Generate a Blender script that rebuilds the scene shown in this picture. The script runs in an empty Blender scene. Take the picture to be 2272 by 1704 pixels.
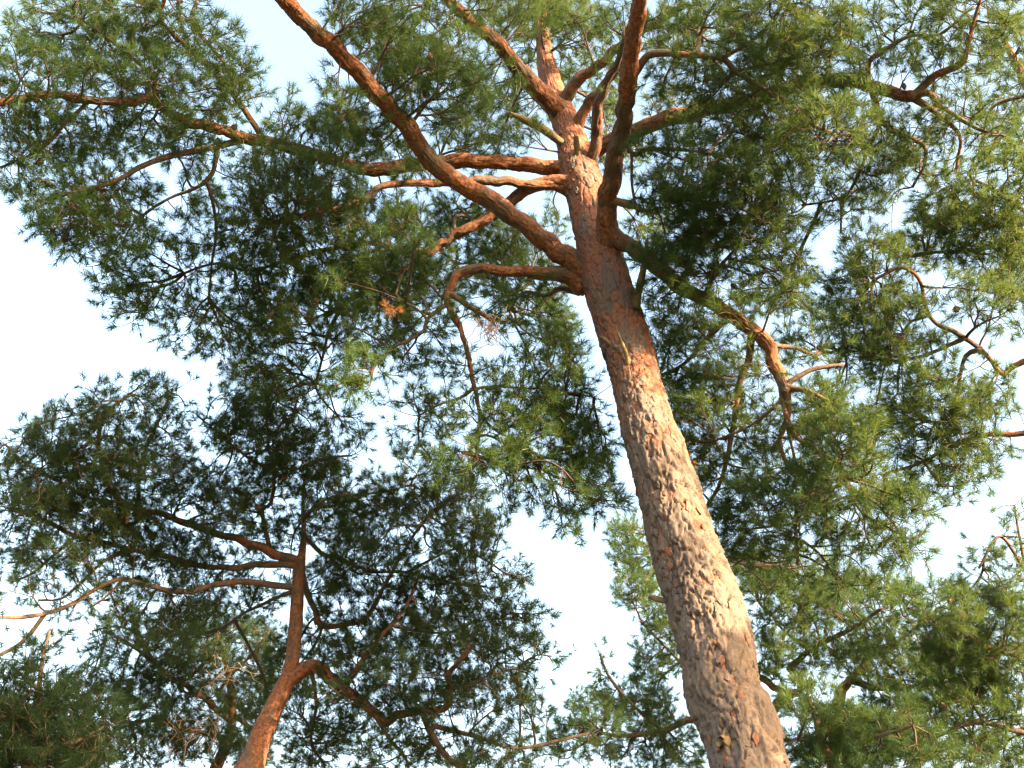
import bpy, math, random
import numpy as np
from mathutils import Vector, Matrix

rng = np.random.default_rng(11)
random.seed(11)
scene = bpy.context.scene
COL = scene.collection

# ------------------------------------------------------------------ camera
ELEV = math.radians(40.0)
CAM = np.array([0.0, 0.0, 1.6])
FPX, CX, CY = 2400.0, 1136.0, 852.0          # focal length and centre for a 2272 x 1704 frame
cam_d = bpy.data.cameras.new('camera')
cam_d.sensor_width = 36.0
cam_d.lens = 36.0 * FPX / 2272.0
cam_d.clip_start, cam_d.clip_end = 0.05, 3000.0
cam = bpy.data.objects.new('camera', cam_d)
COL.objects.link(cam)
cam.location = CAM
cam.rotation_euler = (math.radians(90) + ELEV, 0, 0)
scene.camera = cam

# ------------------------------------------------------------------ sky, sun, exposure
SUN_DIR = np.array([0.76, -0.58, 0.26]); SUN_DIR /= np.linalg.norm(SUN_DIR)      # towards the sun
sun_el = math.asin(SUN_DIR[2]); sun_az = math.atan2(SUN_DIR[0], SUN_DIR[1])
world = bpy.data.worlds.new('World'); scene.world = world; world.use_nodes = True
wn, wl = world.node_tree.nodes, world.node_tree.links
wn.clear()
w_out = wn.new('ShaderNodeOutputWorld'); w_bg = wn.new('ShaderNodeBackground'); w_sky = wn.new('ShaderNodeTexSky')
w_sky.sky_type = 'NISHITA'; w_sky.sun_disc = False
w_sky.sun_elevation = sun_el; w_sky.sun_rotation = sun_az
w_sky.altitude = 100; w_sky.air_density = 1.35; w_sky.dust_density = 5.0; w_sky.ozone_density = 0.3
w_bg.inputs['Strength'].default_value = 0.15
wl.new(w_sky.outputs[0], w_bg.inputs[0]); wl.new(w_bg.outputs[0], w_out.inputs[0])
sun_d = bpy.data.lights.new('sun', 'SUN'); sun_d.energy = 4.6; sun_d.angle = math.radians(0.5); sun_d.color = (1.0, 0.76, 0.47)
sun = bpy.data.objects.new('sun', sun_d); COL.objects.link(sun)
sun.rotation_euler = Vector(SUN_DIR).to_track_quat('Z', 'Y').to_euler()
sun.location = (20, -10, 20)
vs = scene.view_settings
vs.view_transform = 'Standard'; vs.look = 'None'; vs.gamma = 1.0; vs.use_curve_mapping = False
vs.exposure = 2.8
scene.cycles.max_bounces = 4; scene.cycles.diffuse_bounces = 3; scene.cycles.transmission_bounces = 3; scene.cycles.use_light_tree = False
scene.cycles.adaptive_threshold = 0.03
scene.cycles.filter_width = 1.35

# ------------------------------------------------------------------ helpers
FWD = np.array([0, math.cos(ELEV), math.sin(ELEV)]); UPV = np.array([0, -math.sin(ELEV), math.cos(ELEV)]); RGT = np.array([1.0, 0, 0])
def at(x, y, r):
    """point of the grove seen at picture position (x, y), r metres from the camera"""
    x, y, r = np.asarray(x, float), np.asarray(y, float), np.asarray(r, float)
    d = ((x - CX) / FPX)[..., None] * RGT + ((CY - y) / FPX)[..., None] * UPV + FWD
    d /= np.linalg.norm(d, axis=-1, keepdims=True)
    return CAM + d * r[..., None]
def unit(v):
    return v / np.maximum(np.linalg.norm(v, axis=-1, keepdims=True), 1e-9)

def mesh_from(name, verts, faces, mat, smooth=True, attrs=None):
    """faces: (n,3) or (n,4) int array"""
    verts = np.asarray(verts, np.float32); faces = np.asarray(faces, np.int32)
    me = bpy.data.meshes.new(name)
    n, k = faces.shape
    me.vertices.add(len(verts)); me.vertices.foreach_set('co', verts.ravel())
    me.loops.add(n * k); me.loops.foreach_set('vertex_index', faces.ravel())
    me.polygons.add(n); me.polygons.foreach_set('loop_start', np.arange(0, n * k, k, dtype=np.int32))
    if smooth:
        me.polygons.foreach_set('use_smooth', np.ones(n, bool))
    for an, av in (attrs or {}).items():
        av = np.asarray(av, np.float32)
        if av.ndim == 2:
            a = me.attributes.new(an, 'FLOAT_VECTOR', 'POINT'); a.data.foreach_set('vector', av.ravel())
        else:
            a = me.attributes.new(an, 'FLOAT', 'POINT'); a.data.foreach_set('value', av)
    me.update(calc_edges=True)
    me.materials.append(mat)
    return me
def link(name, me, parent=None, kind=None):
    o = bpy.data.objects.new(name, me); COL.objects.link(o)
    if parent is not None: o.parent = parent
    if kind: o['kind'] = kind
    return o

def catmull(P, step):
    """P (n,m) -> smooth resampled (N,m); spacing measured on the first three columns"""
    P = np.asarray(P, float); n = len(P)
    E = np.vstack([2 * P[0] - P[1], P, 2 * P[-1] - P[-2]])
    out = []
    for i in range(n - 1):
        p0, p1, p2, p3 = E[i], E[i + 1], E[i + 2], E[i + 3]
        m = max(1, int(round(np.linalg.norm(p2[:3] - p1[:3]) / step)))
        t = (np.arange(m) / m)[:, None]
        out.append(0.5 * (2 * p1 + (p2 - p0) * t + (2 * p0 - 5 * p1 + 4 * p2 - p3) * t ** 2 + (3 * p1 - p0 - 3 * p2 + p3) * t ** 3))
    out.append(P[-1:])
    return np.vstack(out)

def frames(C):
    T = unit(np.gradient(C, axis=0))
    N = np.zeros_like(C)
    ref = np.array([0, -1.0, 0.2])
    v = ref - T[0] * (ref @ T[0]); N[0] = v / np.linalg.norm(v)
    for i in range(1, len(C)):
        v = N[i - 1] - T[i] * (N[i - 1] @ T[i]); N[i] = v / np.linalg.norm(v)
    return T, N, np.cross(T, N)

def hsh(a, b, k):
    v = np.sin(a * 127.1 + b * 311.7 + k * 74.7) * 43758.5453
    return v - np.floor(v)

def vnoise(p, k=0):
    """value noise in 3D, p (...,3) -> 0..1"""
    i = np.floor(p); f = p - i; f = f * f * (3 - 2 * f)
    def h(dx, dy, dz):
        v = np.sin((i[..., 0] + dx) * 12.9898 + (i[..., 1] + dy) * 78.233 + (i[..., 2] + dz) * 37.719 + k * 9.17) * 43758.5453
        return v - np.floor(v)
    fx, fy, fz = f[..., 0], f[..., 1], f[..., 2]
    def L(a, b, t): return a + (b - a) * t
    return L(L(L(h(0,0,0), h(1,0,0), fx), L(h(0,1,0), h(1,1,0), fx), fy), L(L(h(0,0,1), h(1,0,1), fx), L(h(0,1,1), h(1,1,1), fx), fy), fz)

def bark_cells(th, s, ncell, ch, seed):
    """plates of bark: returns (plate height 0..1, random of the plate)"""
    a = th / (2 * math.pi) * ncell; b = s / ch
    q = np.stack([np.cos(th) * ncell * .22, np.sin(th) * ncell * .22, b * .9], -1)
    b = b + 1.6 * (vnoise(q, seed) - .5) + .5 * (vnoise(q * 3.1, seed) - .5)
    a = a + .6 * (vnoise(q * 3.3 + 7, seed) - .5) + 1.3 * (vnoise(q + 31.7, seed) - .5)
    ia, ib = np.floor(a), np.floor(b)
    F1 = np.full(a.shape, 9.0); F2 = F1.copy(); R = np.zeros(a.shape); LB = R.copy()
    for da in (-1, 0, 1):
        for db in (-1, 0, 1):
            ca, cb = ia + da, ib + db
            cm = np.mod(ca, ncell)
            px = ca + .1 + .8 * hsh(cm, cb, seed); py = cb + .1 + .8 * hsh(cm, cb, seed + 5)
            d = np.hypot(px - a, py - b)
            near = d < F1
            F2 = np.where(near, F1, np.minimum(F2, d)); R = np.where(near, hsh(cm, cb, seed + 9), R); LB = np.where(near, b - py, LB); F1 = np.where(near, d, F1)
    e = np.clip((F2 - F1) / .15, 0, 1)
    return e * e * (3 - 2 * e), R, LB

def bark_tube(name, C, Rad, sides, mat, off, amp, cell, gray, seed, cap=True):
    """C (n,3) centre line, Rad radii (m), displaced plates; gray (n,) weathering along the length"""
    n = len(C); T, N, B = frames(C)
    s = np.concatenate([[0], np.cumsum(np.linalg.norm(np.diff(C, axis=0), axis=1))])
    th = np.linspace(0, 2 * math.pi, sides, endpoint=False)
    TH, SS = np.meshgrid(th, s); RR = Rad[:, None] * np.ones_like(TH)
    ncell = max(4, int(round(2 * math.pi * float(np.mean(Rad)) / cell)))
    h, rnd, lb = bark_cells(TH, SS, ncell, cell * 2.6, seed)
    h2, rnd2, lb2 = bark_cells(TH + .3, SS, int(ncell * 2.3), cell * 1.05, seed + 4)   # thin scales on the plates
    Pn = np.stack([np.cos(TH) * RR, np.sin(TH) * RR, SS], -1)
    big = vnoise(Pn * 2.2, seed) - .5; mid = vnoise(Pn * np.array([16, 16, 9]), seed + 1) - .5; fine = vnoise(Pn * np.array([70, 70, 45]), seed + 2) - .5
    A = np.asarray(amp)[:, None] if np.ndim(amp) else amp
    disp = A * (h * (.45 + .7 * rnd - .4 * lb) + .30 * h2 * (.4 + rnd2 - .6 * lb2) + .6 * mid + .4 * fine - .15) + RR * .06 * big
    r = RR + disp - A * .5
    V = C[:, None, :] + r[..., None] * (np.cos(TH)[..., None] * N[:, None, :] + np.sin(TH)[..., None] * B[:, None, :])
    idx = np.arange(n * sides).reshape(n, sides); nx = np.roll(idx, -1, axis=1)
    F = np.stack([idx[:-1], nx[:-1], nx[1:], idx[1:]], -1).reshape(-1, 4)
    V = V.reshape(-1, 3)
    if cap:   # rounded end
        V = np.vstack([V, C[-1] + T[-1] * Rad[-1] * .5]); k = len(V) - 1
        F = np.vstack([F, np.stack([idx[-1], nx[-1], np.full(sides, k), np.full(sides, k)], -1)]) if False else F
        capf = np.stack([idx[-1][0::2], nx[-1][0::2], nx[-1][1::2], np.full(sides // 2, k)], -1)
        F = np.vstack([F, capf])
    g = np.clip(gray[:, None] + .75 * (vnoise(Pn * np.array([5., 5., 3.5]), seed + 3) - .5) + .35 * (rnd - .5) + .35 * (rnd2 - .5), 0, 1)
    at_ = {'plate': h.ravel(), 'tone': rnd.ravel(), 'gray': g.ravel()}
    bc = Pn.reshape(-1, 3)
    if cap:
        at_ = {k_: np.append(v_, .5) for k_, v_ in at_.items()}; bc = np.vstack([bc, bc[-1]])
    at_['bark_co'] = bc + seed * 3.1
    return mesh_from(name, V - off, F, mat, True, at_)

# ------------------------------------------------------------------ materials
def new_mat(name):
    m = bpy.data.materials.new(name); m.use_nodes = True
    nt = m.node_tree; nt.nodes.clear()
    return m, nt.nodes, nt.links
def nd(N, t, **kw):
    n = N.new(t)
    for k, v in kw.items(): setattr(n, k, v)
    return n
def mixc(N, Lk, fac, a, b, mode='MIX'):
    m = N.new('ShaderNodeMix'); m.data_type = 'RGBA'; m.blend_type = mode
    for sock, v in ((m.inputs[0], fac), (m.inputs[6], a), (m.inputs[7], b)):
        if hasattr(v, 'default_value') or hasattr(v, 'is_output'): Lk.new(v, sock)
        else: sock.default_value = v if not isinstance(v, tuple) else (*v, 1.0)
    return m.outputs[2]

def bark_material(name, red, red2, grey, grey2, gbias=0.0):
    m, N, L = new_mat(name)
    out = nd(N, 'ShaderNodeOutputMaterial'); p = nd(N, 'ShaderNodeBsdfPrincipled')
    p.inputs['Roughness'].default_value = .82; p.inputs['Specular IOR Level'].default_value = .25
    co = nd(N, 'ShaderNodeAttribute', attribute_name='bark_co')
    tone = nd(N, 'ShaderNodeAttribute', attribute_name='tone'); gr = nd(N, 'ShaderNodeAttribute', attribute_name='gray'); pl = nd(N, 'ShaderNodeAttribute', attribute_name='plate')
    n1 = nd(N, 'ShaderNodeTexNoise'); n1.inputs['Scale'].default_value = 38; n1.inputs['Detail'].default_value = 6; n1.inputs['Roughness'].default_value = .65
    L.new(co.outputs['Vector'], n1.inputs['Vector'])
    n2 = nd(N, 'ShaderNodeTexNoise'); n2.inputs['Scale'].default_value = 7; n2.inputs['Detail'].default_value = 4
    L.new(co.outputs['Vector'], n2.inputs['Vector'])
    r1 = nd(N, 'ShaderNodeMapRange'); r1.inputs['From Min'].default_value = .35; r1.inputs['From Max'].default_value = .65; L.new(n1.outputs[0], r1.inputs['Value'])
    red_c = mixc(N, L, r1.outputs[0], red, red2)
    grey_c = mixc(N, L, tone.outputs['Fac'], grey, grey2)
    grey_c = mixc(N, L, r1.outputs[0], grey_c, tuple(c * .62 for c in grey))
    add = nd(N, 'ShaderNodeMath', operation='ADD'); L.new(gr.outputs['Fac'], add.inputs[0])
    sub = nd(N, 'ShaderNodeMath', operation='MULTIPLY_ADD'); L.new(n2.outputs[0], sub.inputs[0]); sub.inputs[1].default_value = .9; sub.inputs[2].default_value = -.45 + gbias
    L.new(sub.outputs[0], add.inputs[1])
    r2 = nd(N, 'ShaderNodeMapRange'); r2.inputs['From Min'].default_value = .35; r2.inputs['From Max'].default_value = .62; L.new(add.outputs[0], r2.inputs['Value'])
    c = mixc(N, L, r2.outputs[0], red_c, grey_c)
    # the joints between plates show the darker inner bark
    r3 = nd(N, 'ShaderNodeMapRange'); r3.inputs['From Min'].default_value = 0; r3.inputs['From Max'].default_value = .45; r3.inputs['To Min'].default_value = .8; r3.inputs['To Max'].default_value = 0; L.new(pl.outputs['Fac'], r3.inputs['Value'])
    c = mixc(N, L, r3.outputs[0], c, (.06, .034, .025))
    L.new(c, p.inputs['Base Color'])
    b = nd(N, 'ShaderNodeBump'); b.inputs['Strength'].default_value = .9; b.inputs['Distance'].default_value = .012
    L.new(n1.outputs[0], b.inputs['Height']); L.new(b.outputs[0], p.inputs['Normal'])
    L.new(p.outputs[0], out.inputs[0])
    return m
M_TRUNK = bark_material('old_pine_bark', (.25, .105, .062), (.13, .056, .038), (.175, .130, .110), (.085, .067, .060))
M_LIMB = bark_material('red_limb_bark', (.27, .11, .055), (.075, .032, .021), (.15, .105, .08), (.055, .042, .036), .03)

def simple_bark(name, a, b, scale=60, rough=.85):
    m, N, L = new_mat(name)
    out = nd(N, 'ShaderNodeOutputMaterial'); p = nd(N, 'ShaderNodeBsdfPrincipled'); p.inputs['Roughness'].default_value = rough; p.inputs['Specular IOR Level'].default_value = .2
    tc = nd(N, 'ShaderNodeTexCoord'); n1 = nd(N, 'ShaderNodeTexNoise'); n1.inputs['Scale'].default_value = scale; n1.inputs['Detail'].default_value = 4
    L.new(tc.outputs['Object'], n1.inputs['Vector'])
    L.new(mixc(N, L, n1.outputs[0], a, b), p.inputs['Base Color'])
    bp = nd(N, 'ShaderNodeBump'); bp.inputs['Strength'].default_value = .5; bp.inputs['Distance'].default_value = .004; L.new(n1.outputs[0], bp.inputs['Height']); L.new(bp.outputs[0], p.inputs['Normal'])
    L.new(p.outputs[0], out.inputs[0]); return m
M_TWIG = simple_bark('twig_bark', (.085, .058, .042), (.045, .034, .027), 25)
M_DEAD = simple_bark('dead_twig_wood', (.42, .27, .16), (.26, .17, .11), 40)
M_SPLINT = simple_bark('broken_wood', (.26, .195, .11), (.07, .055, .035), 45)
M_STUB = simple_bark('weathered_stub', (.10, .075, .05), (.16, .12, .07), 30)
M_CONE = simple_bark('pine_cone_scales', (.10, .065, .045), (.16, .11, .075), 80)

def needle_material(name, a, b, c):
    m, N, L = new_mat(name)
    out = nd(N, 'ShaderNodeOutputMaterial')
    tone = nd(N, 'ShaderNodeAttribute', attribute_name='tone')
    tc = nd(N, 'ShaderNodeTexCoord'); n1 = nd(N, 'ShaderNodeTexNoise'); n1.inputs['Scale'].default_value = 1.7; n1.inputs['Detail'].default_value = 3
    L.new(tc.outputs['Object'], n1.inputs['Vector'])
    r = nd(N, 'ShaderNodeMapRange'); r.inputs['From Min'].default_value = .35; r.inputs['From Max'].default_value = .65; L.new(n1.outputs[0], r.inputs['Value'])
    col = mixc(N, L, tone.outputs['Fac'], a, b)
    col = mixc(N, L, r.outputs[0], col, mixc(N, L, tone.outputs['Fac'], b, c))
    d = nd(N, 'ShaderNodeBsdfDiffuse'); t = nd(N, 'ShaderNodeBsdfTranslucent'); g = nd(N, 'ShaderNodeBsdfGlossy'); g.inputs['Roughness'].default_value = .42
    L.new(col, d.inputs[0]); L.new(mixc(N, L, .4, col, (.24, .27, .042)), t.inputs[0])
    m1 = nd(N, 'ShaderNodeMixShader'); m1.inputs[0].default_value = .42; L.new(d.outputs[0], m1.inputs[1]); L.new(t.outputs[0], m1.inputs[2])
    g.inputs[0].default_value = (.8, .85, .8, 1)
    m2 = nd(N, 'ShaderNodeMixShader'); m2.inputs[0].default_value = .012; L.new(m1.outputs[0], m2.inputs[1]); L.new(g.outputs[0], m2.inputs[2])
    L.new(m2.outputs[0], out.inputs[0]); return m
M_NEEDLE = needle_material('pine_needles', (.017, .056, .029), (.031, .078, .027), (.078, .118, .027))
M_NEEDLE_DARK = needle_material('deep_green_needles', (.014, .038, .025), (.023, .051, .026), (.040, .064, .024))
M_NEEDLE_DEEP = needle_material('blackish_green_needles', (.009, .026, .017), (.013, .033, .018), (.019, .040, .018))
M_DRY = simple_bark('dry_needles', (.42, .20, .07), (.30, .13, .05), 60, .7)

# ------------------------------------------------------------------ ground
def make_ground():
    m, N, L = new_mat('forest_floor')
    out = nd(N, 'ShaderNodeOutputMaterial'); p = nd(N, 'ShaderNodeBsdfPrincipled'); p.inputs['Roughness'].default_value = .95
    tc = nd(N, 'ShaderNodeTexCoord')
    n1 = nd(N, 'ShaderNodeTexNoise'); n1.inputs['Scale'].default_value = .35; n1.inputs['Detail'].default_value = 8
    n2 = nd(N, 'ShaderNodeTexNoise'); n2.inputs['Scale'].default_value = 14; n2.inputs['Detail'].default_value = 8
    L.new(tc.outputs['Object'], n1.inputs['Vector']); L.new(tc.outputs['Object'], n2.inputs['Vector'])
    r = nd(N, 'ShaderNodeMapRange'); r.inputs['From Min'].default_value = .4; r.inputs['From Max'].default_value = .62; L.new(n1.outputs[0], r.inputs['Value'])
    c = mixc(N, L, n2.outputs[0], (.075, .052, .035), (.12, .085, .05))
    c = mixc(N, L, r.outputs[0], c, (.045, .065, .024))
    L.new(c, p.inputs['Base Color'])
    b = nd(N, 'ShaderNodeBump'); b.inputs['Distance'].default_value = .05; L.new(n2.outputs[0], b.inputs['Height']); L.new(b.outputs[0], p.inputs['Normal'])
    L.new(p.outputs[0], out.inputs[0])
    g = np.concatenate([-np.geomspace(900, 14, 10), np.linspace(-12, 12, 41), np.geomspace(14, 900, 10)])
    X, Y = np.meshgrid(g, g + 6); Z = .12 * (vnoise(np.stack([X * .5, Y * .5, X * 0], -1), 3) - .5)
    n = len(g); idx = np.arange(n * n).reshape(n, n)
    F = np.stack([idx[:-1, :-1], idx[:-1, 1:], idx[1:, 1:], idx[1:, :-1]], -1).reshape(-1, 4)
    link('ground', mesh_from('ground', np.stack([X, Y, Z], -1).reshape(-1, 3), F, m), kind='structure')
make_ground()

# ------------------------------------------------------------------ pine cone mesh (shared)
def cone_mesh():
    V, F = [], []
    rows = 6
    for k in range(rows):
        t = k / (rows - 1); rr = .021 * math.sin(math.pi * (.18 + .74 * t)) ** .8; z = -.046 * t
        m = 7
        for j in range(m):
            a = 2 * math.pi * (j + .5 * (k % 2)) / m; da = math.pi / m * .95
            b = len(V)
            V += [(rr * .55 * math.cos(a - da), rr * .55 * math.sin(a - da), z + .004), (rr * .55 * math.cos(a + da), rr * .55 * math.sin(a + da), z + .004),
                  (rr * 1.12 * math.cos(a + da * .6), rr * 1.12 * math.sin(a + da * .6), z - .006), (rr * 1.12 * math.cos(a - da * .6), rr * 1.12 * math.sin(a - da * .6), z - .006)]
            F.append((b, b + 1, b + 2, b + 3))
    b = len(V); m = 8
    for k in range(5):
        t = k / 4; rr = .015 * math.sin(math.pi * (.12 + .8 * t)) + .002; z = .004 - .05 * t
        V += [(rr * math.cos(2 * math.pi * j / m), rr * math.sin(2 * math.pi * j / m), z) for j in range(m)]
    for k in range(4):
        for j in range(m):
            F.append((b + k * m + j, b + k * m + (j + 1) % m, b + (k + 1) * m + (j + 1) % m, b + (k + 1) * m + j))
    return mesh_from('pine_cone', V, F, M_CONE, False)
CONE = cone_mesh()

# ------------------------------------------------------------------ foliage builders
def shoots_mesh(P, D, base, mat, n_need, length, width, dens_tone=None):
    """needled shoots: P (n,3) feet, D (n,3) directions -> mesh of slim three-cornered needles"""
    n = len(P)
    SL = rng.uniform(.05, .10, n)
    K = n_need
    t = rng.uniform(.05, 1.0, (n, K)) ** .8
    foot = P[:, None, :] + D[:, None, :] * (t * SL[:, None])[..., None]
    ref = unit(rng.normal(size=(n, K, 3))); rad = unit(ref - D[:, None, :] * np.sum(ref * D[:, None, :], -1, keepdims=True))
    ang = np.radians(np.clip(rng.normal(58, 15, (n, K)) - 22 * t, 10, 92))
    dr = D[:, None, :] * np.cos(ang)[..., None] + rad * np.sin(ang)[..., None]
    dr = unit(dr + np.array([0, 0, -.06]))
    ln = length * rng.uniform(.7, 1.12, (n, K)) * rng.uniform(.8, 1.12, n)[:, None]
    side = unit(np.cross(dr, unit(rng.normal(size=(n, K, 3))))) * (width * rng.uniform(.8, 1.2, (n, K)))[..., None] * .5
    tip = foot + dr * ln[..., None]
    V = np.stack([foot - side, foot + side, tip], 2).reshape(-1, 3) - base
    F = np.arange(len(V)).reshape(-1, 3)
    tn = np.clip(rng.uniform(0, 1, n)[:, None] * .7 + rng.uniform(0, .3, (n, K)), 0, 1)
    tone = np.repeat(tn.ravel(), 3)
    return mesh_from('needles', V, F, mat, False, {'tone': tone})

def ring_tubes(A, B, TA, TB, RA, RB, segs, sides):
    """many little curved twigs: Hermite from A to B"""
    n = len(A); L = np.linalg.norm(B - A, axis=1)
    t = np.linspace(0, 1, segs + 1)
    h00 = 2 * t ** 3 - 3 * t ** 2 + 1; h10 = t ** 3 - 2 * t ** 2 + t; h01 = -2 * t ** 3 + 3 * t ** 2; h11 = t ** 3 - t ** 2
    C = A[:, None] * h00[:, None] + B[:, None] * h01[:, None] + (TA * L[:, None])[:, None] * h10[:, None] + (TB * L[:, None])[:, None] * h11[:, None]
    T = unit(np.gradient(C, axis=1))
    ref = np.where(np.abs(T[..., 2:3]) > .8, np.array([1., 0, 0]), np.array([0, 0, 1.]))
    N = unit(np.cross(T, ref)); Bn = np.cross(T, N)
    R = RA[:, None] + (RB - RA)[:, None] * t
    th = np.linspace(0, 2 * math.pi, sides, endpoint=False)
    V = C[:, :, None] + R[:, :, None, None] * (np.cos(th)[:, None] * N[:, :, None] + np.sin(th)[:, None] * Bn[:, :, None])
    idx = np.arange(n * (segs + 1) * sides).reshape(n, segs + 1, sides); nx = np.roll(idx, -1, axis=2)
    F = np.stack([idx[:, :-1], nx[:, :-1], nx[:, 1:], idx[:, 1:]], -1).reshape(-1, 4)
    return V.reshape(-1, 3), F

def grow(seeds, seed_dir, pts, bf=.35):
    """balanced spanning tree from the seeds through the points; returns parent index per point (<0: seed -1-i)"""
    n = len(pts); par = np.zeros(n, int); plen = np.zeros(n)
    best = np.full(n, 1e9)
    for i0 in range(0, len(seeds), 200):
        d = np.linalg.norm(pts[:, None] - seeds[None, i0:i0 + 200], axis=2)
        k = d.argmin(1); dm = d[np.arange(n), k]
        up = dm < best; best[up] = dm[up]; par[up] = -1 - (k[up] + i0)
    elen = best.copy(); cost = best.copy(); done = np.zeros(n, bool); order = []
    for _ in range(n):
        j = int(np.argmin(np.where(done, 1e9, cost)))
        done[j] = True; order.append(j)
        p = par[j]; plen[j] = elen[j] + (plen[p] if p >= 0 else 0)
        d = np.linalg.norm(pts - pts[j], axis=1); c = d + bf * plen[j]
        up = (~done) & (c < cost)
        cost[up] = c[up]; par[up] = j; elen[up] = d[up]
    return par, order

# ------------------------------------------------------------------ tree builder
NODE_AREA = 164.0          # picture area (2212-wide scale) per branchlet, unit density
N_CONES = [0]
def pine_tree(label, trunk, limbs, clouds, needle_mat=None, n_need=42, need_len=.094, need_w=.0042, trunk_fine=False, cone_count=8, gray0=.55, stubs=()):
    """trunk: [(x, y, width_px, r)]; limbs: [(points [(x,y)..], w0, w1, dr, top-level?)]; clouds: 'x y rx ry density [r];...' (2212-wide scale)"""
    needle_mat = needle_mat or M_NEEDLE
    tr = np.array(trunk, float)
    W = at(tr[:, 0], tr[:, 1], tr[:, 3]); R = tr[:, 2] * .5 * tr[:, 3] / FPX * .96
    # carry the trunk on down to the ground
    d = unit((W[0] - W[1])[None])[0]; pts = [W[0]]; rad = [R[0]]
    p, q = W[0].copy(), d.copy(); r = R[0]
    while p[2] > -.15:
        q = unit((q * .8 + np.array([0, 0, -1.]) * .2)[None])[0]; p = p + q * .7; r = r * 1.02 + .003
        pts.append(p.copy()); rad.append(r)
    rad[-1] *= 1.25
    W = np.vstack([np.array(pts[::-1]), W[1:]]); R = np.concatenate([rad[::-1], R[1:]])
    base = np.array([W[0][0], W[0][1], 0.0])
    root = bpy.data.objects.new('pine_tree', None); COL.objects.link(root); root.location = base; root.empty_display_size = .3
    root['label'] = label; root['category'] = 'tree'; root['group'] = 'pines of the grove'
    step = .0125 if trunk_fine else .05
    CR = catmull(np.column_stack([W, R]), step)
    if trunk_fine:   # close rows only where the bark can be seen near by
        zz = CR[:, 2]; keep = (zz > 3.6) & (zz < 10.8); keep[::5] = True; keep[-1] = True; CR = CR[keep]
    C, Rr = CR[:, :3], np.maximum(CR[:, 3], .006)
    tt = np.linspace(0, 1, len(C))
    if trunk_fine:
        frac = np.clip((C[:, 2] - 4.9) / 3.6, 0, 1)
        gray = .92 - .68 * frac
        amp = .030 - .016 * frac
        tm = bark_tube('trunk', C, Rr, 164, M_TRUNK, base, amp, .072, gray, 2.0)
    else:
        gray = np.full(len(C), gray0) - .5 * gray0 * tt
        tm = bark_tube('trunk', C, Rr, 36, M_LIMB, base, .006, .035, gray, 3.0 + len(limbs))
    trunk_o = link('trunk', tm, root)
    # structure nodes in picture space for snapping: x, y, r, world, limb index
    proj = []
    def add_nodes(Cw, Rw, li):
        v = Cw - CAM; dd = v @ FWD
        ok = dd > .5
        x = CX + FPX * (v @ RGT) / np.maximum(dd, .5); y = CY - FPX * (v @ UPV) / np.maximum(dd, .5)
        proj.append(np.column_stack([x, y, np.linalg.norm(v, axis=1), Cw, Rw, np.full(len(Cw), li)])[ok])
    add_nodes(C[::4], Rr[::4], -1)
    limb_objs, seeds, sdir, sid = [], [], [], []
    seeds.append(C[int(len(C) * .8)::8]); sdir.append(unit(np.gradient(C, axis=0))[int(len(C) * .8)::8]); sid.append(np.full(len(seeds[-1]), -1))
    for li, (pp, w0, w1, dr, top, *ex) in enumerate(limbs):
        pp = np.array(pp, float)
        allp = np.vstack(proj)
        dpx = np.hypot(allp[:, 0] - pp[0, 0], allp[:, 1] - pp[0, 1])
        k = int(dpx.argmin()); rs = allp[k, 2]
        seg = np.concatenate([[0], np.cumsum(np.hypot(*np.diff(pp, axis=0).T))]); u = seg / seg[-1]
        rr = rs + dr * u ** (1.8 if w0 > 40 else 1.25)
        Wl = at(pp[:, 0], pp[:, 1], rr)
        inner = allp[k, 3:6]
        if np.linalg.norm(inner - Wl[0]) > .015:
            Wl = np.vstack([inner * .6 + Wl[0] * .4, Wl]); u = np.concatenate([[0], u]); rr = np.concatenate([[rs], rr])
        Rl = (w1 + (w0 - w1) * (1 - u) ** (ex[0] if ex else 1.15)) * .5 * rr / FPX
        jit = rng.normal(0, .006, Wl.shape); jit[0] = 0
        CRl = catmull(np.column_stack([Wl + jit, Rl]), .028 if w0 > 20 else .04)
        Cl, Rl = CRl[:, :3], np.maximum(CRl[:, 3], .0025)
        s = np.arange(len(Cl)) * .04
        wob = np.stack([vnoise(np.stack([s * 7, s * 0 + li * 7.3, s * 0 + k_ * 5.1], -1), 4) - .5 for k_ in range(3)], -1)
        Cl = Cl + wob * np.minimum(1, np.arange(len(Cl)) / 8)[:, None] * np.minimum(.03, Rl * .75)[:, None]
        sl0 = np.concatenate([[0], np.cumsum(np.linalg.norm(np.diff(Cl, axis=0), axis=1))])
        Rl = Rl * (1 + .30 * np.exp(-sl0 / (.10 if w0 > 20 else .04))) * (1 + .22 * (vnoise(np.stack([sl0 * 3.5, sl0 * 0 + li, sl0 * 0], -1), 6) - .5))
        big = w0 > 20
        me = bark_tube('limb', Cl, Rl, (56 if w0 > 30 else 40) if big else (20 if w0 > 11 else 12), M_LIMB, base, .013 if w0 > 30 else (.009 if big else .004), .034 if big else .022, np.full(len(Cl), .40 if big else (.62 if w0 > 12 else .85)), 11.0 + li)
        if top or not limb_objs:
            o = link('limb', me, root); gi = len(limb_objs); limb_objs.append(o)
        else:
            gi = int(allp[k, 7])
            if gi < 0:
                o = link('limb', me, root); gi = len(limb_objs); limb_objs.append(o)
            else:
                o = link('branch', me, limb_objs[gi])
        add_nodes(Cl[::2], Rl[::2], gi)
        i0 = int(len(Cl) * (.25 if w0 > 16 else .1))
        seeds.append(Cl[i0::3]); sdir.append(unit(np.gradient(Cl, axis=0))[i0::3]); sid.append(np.full(len(seeds[-1]), gi))
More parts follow.
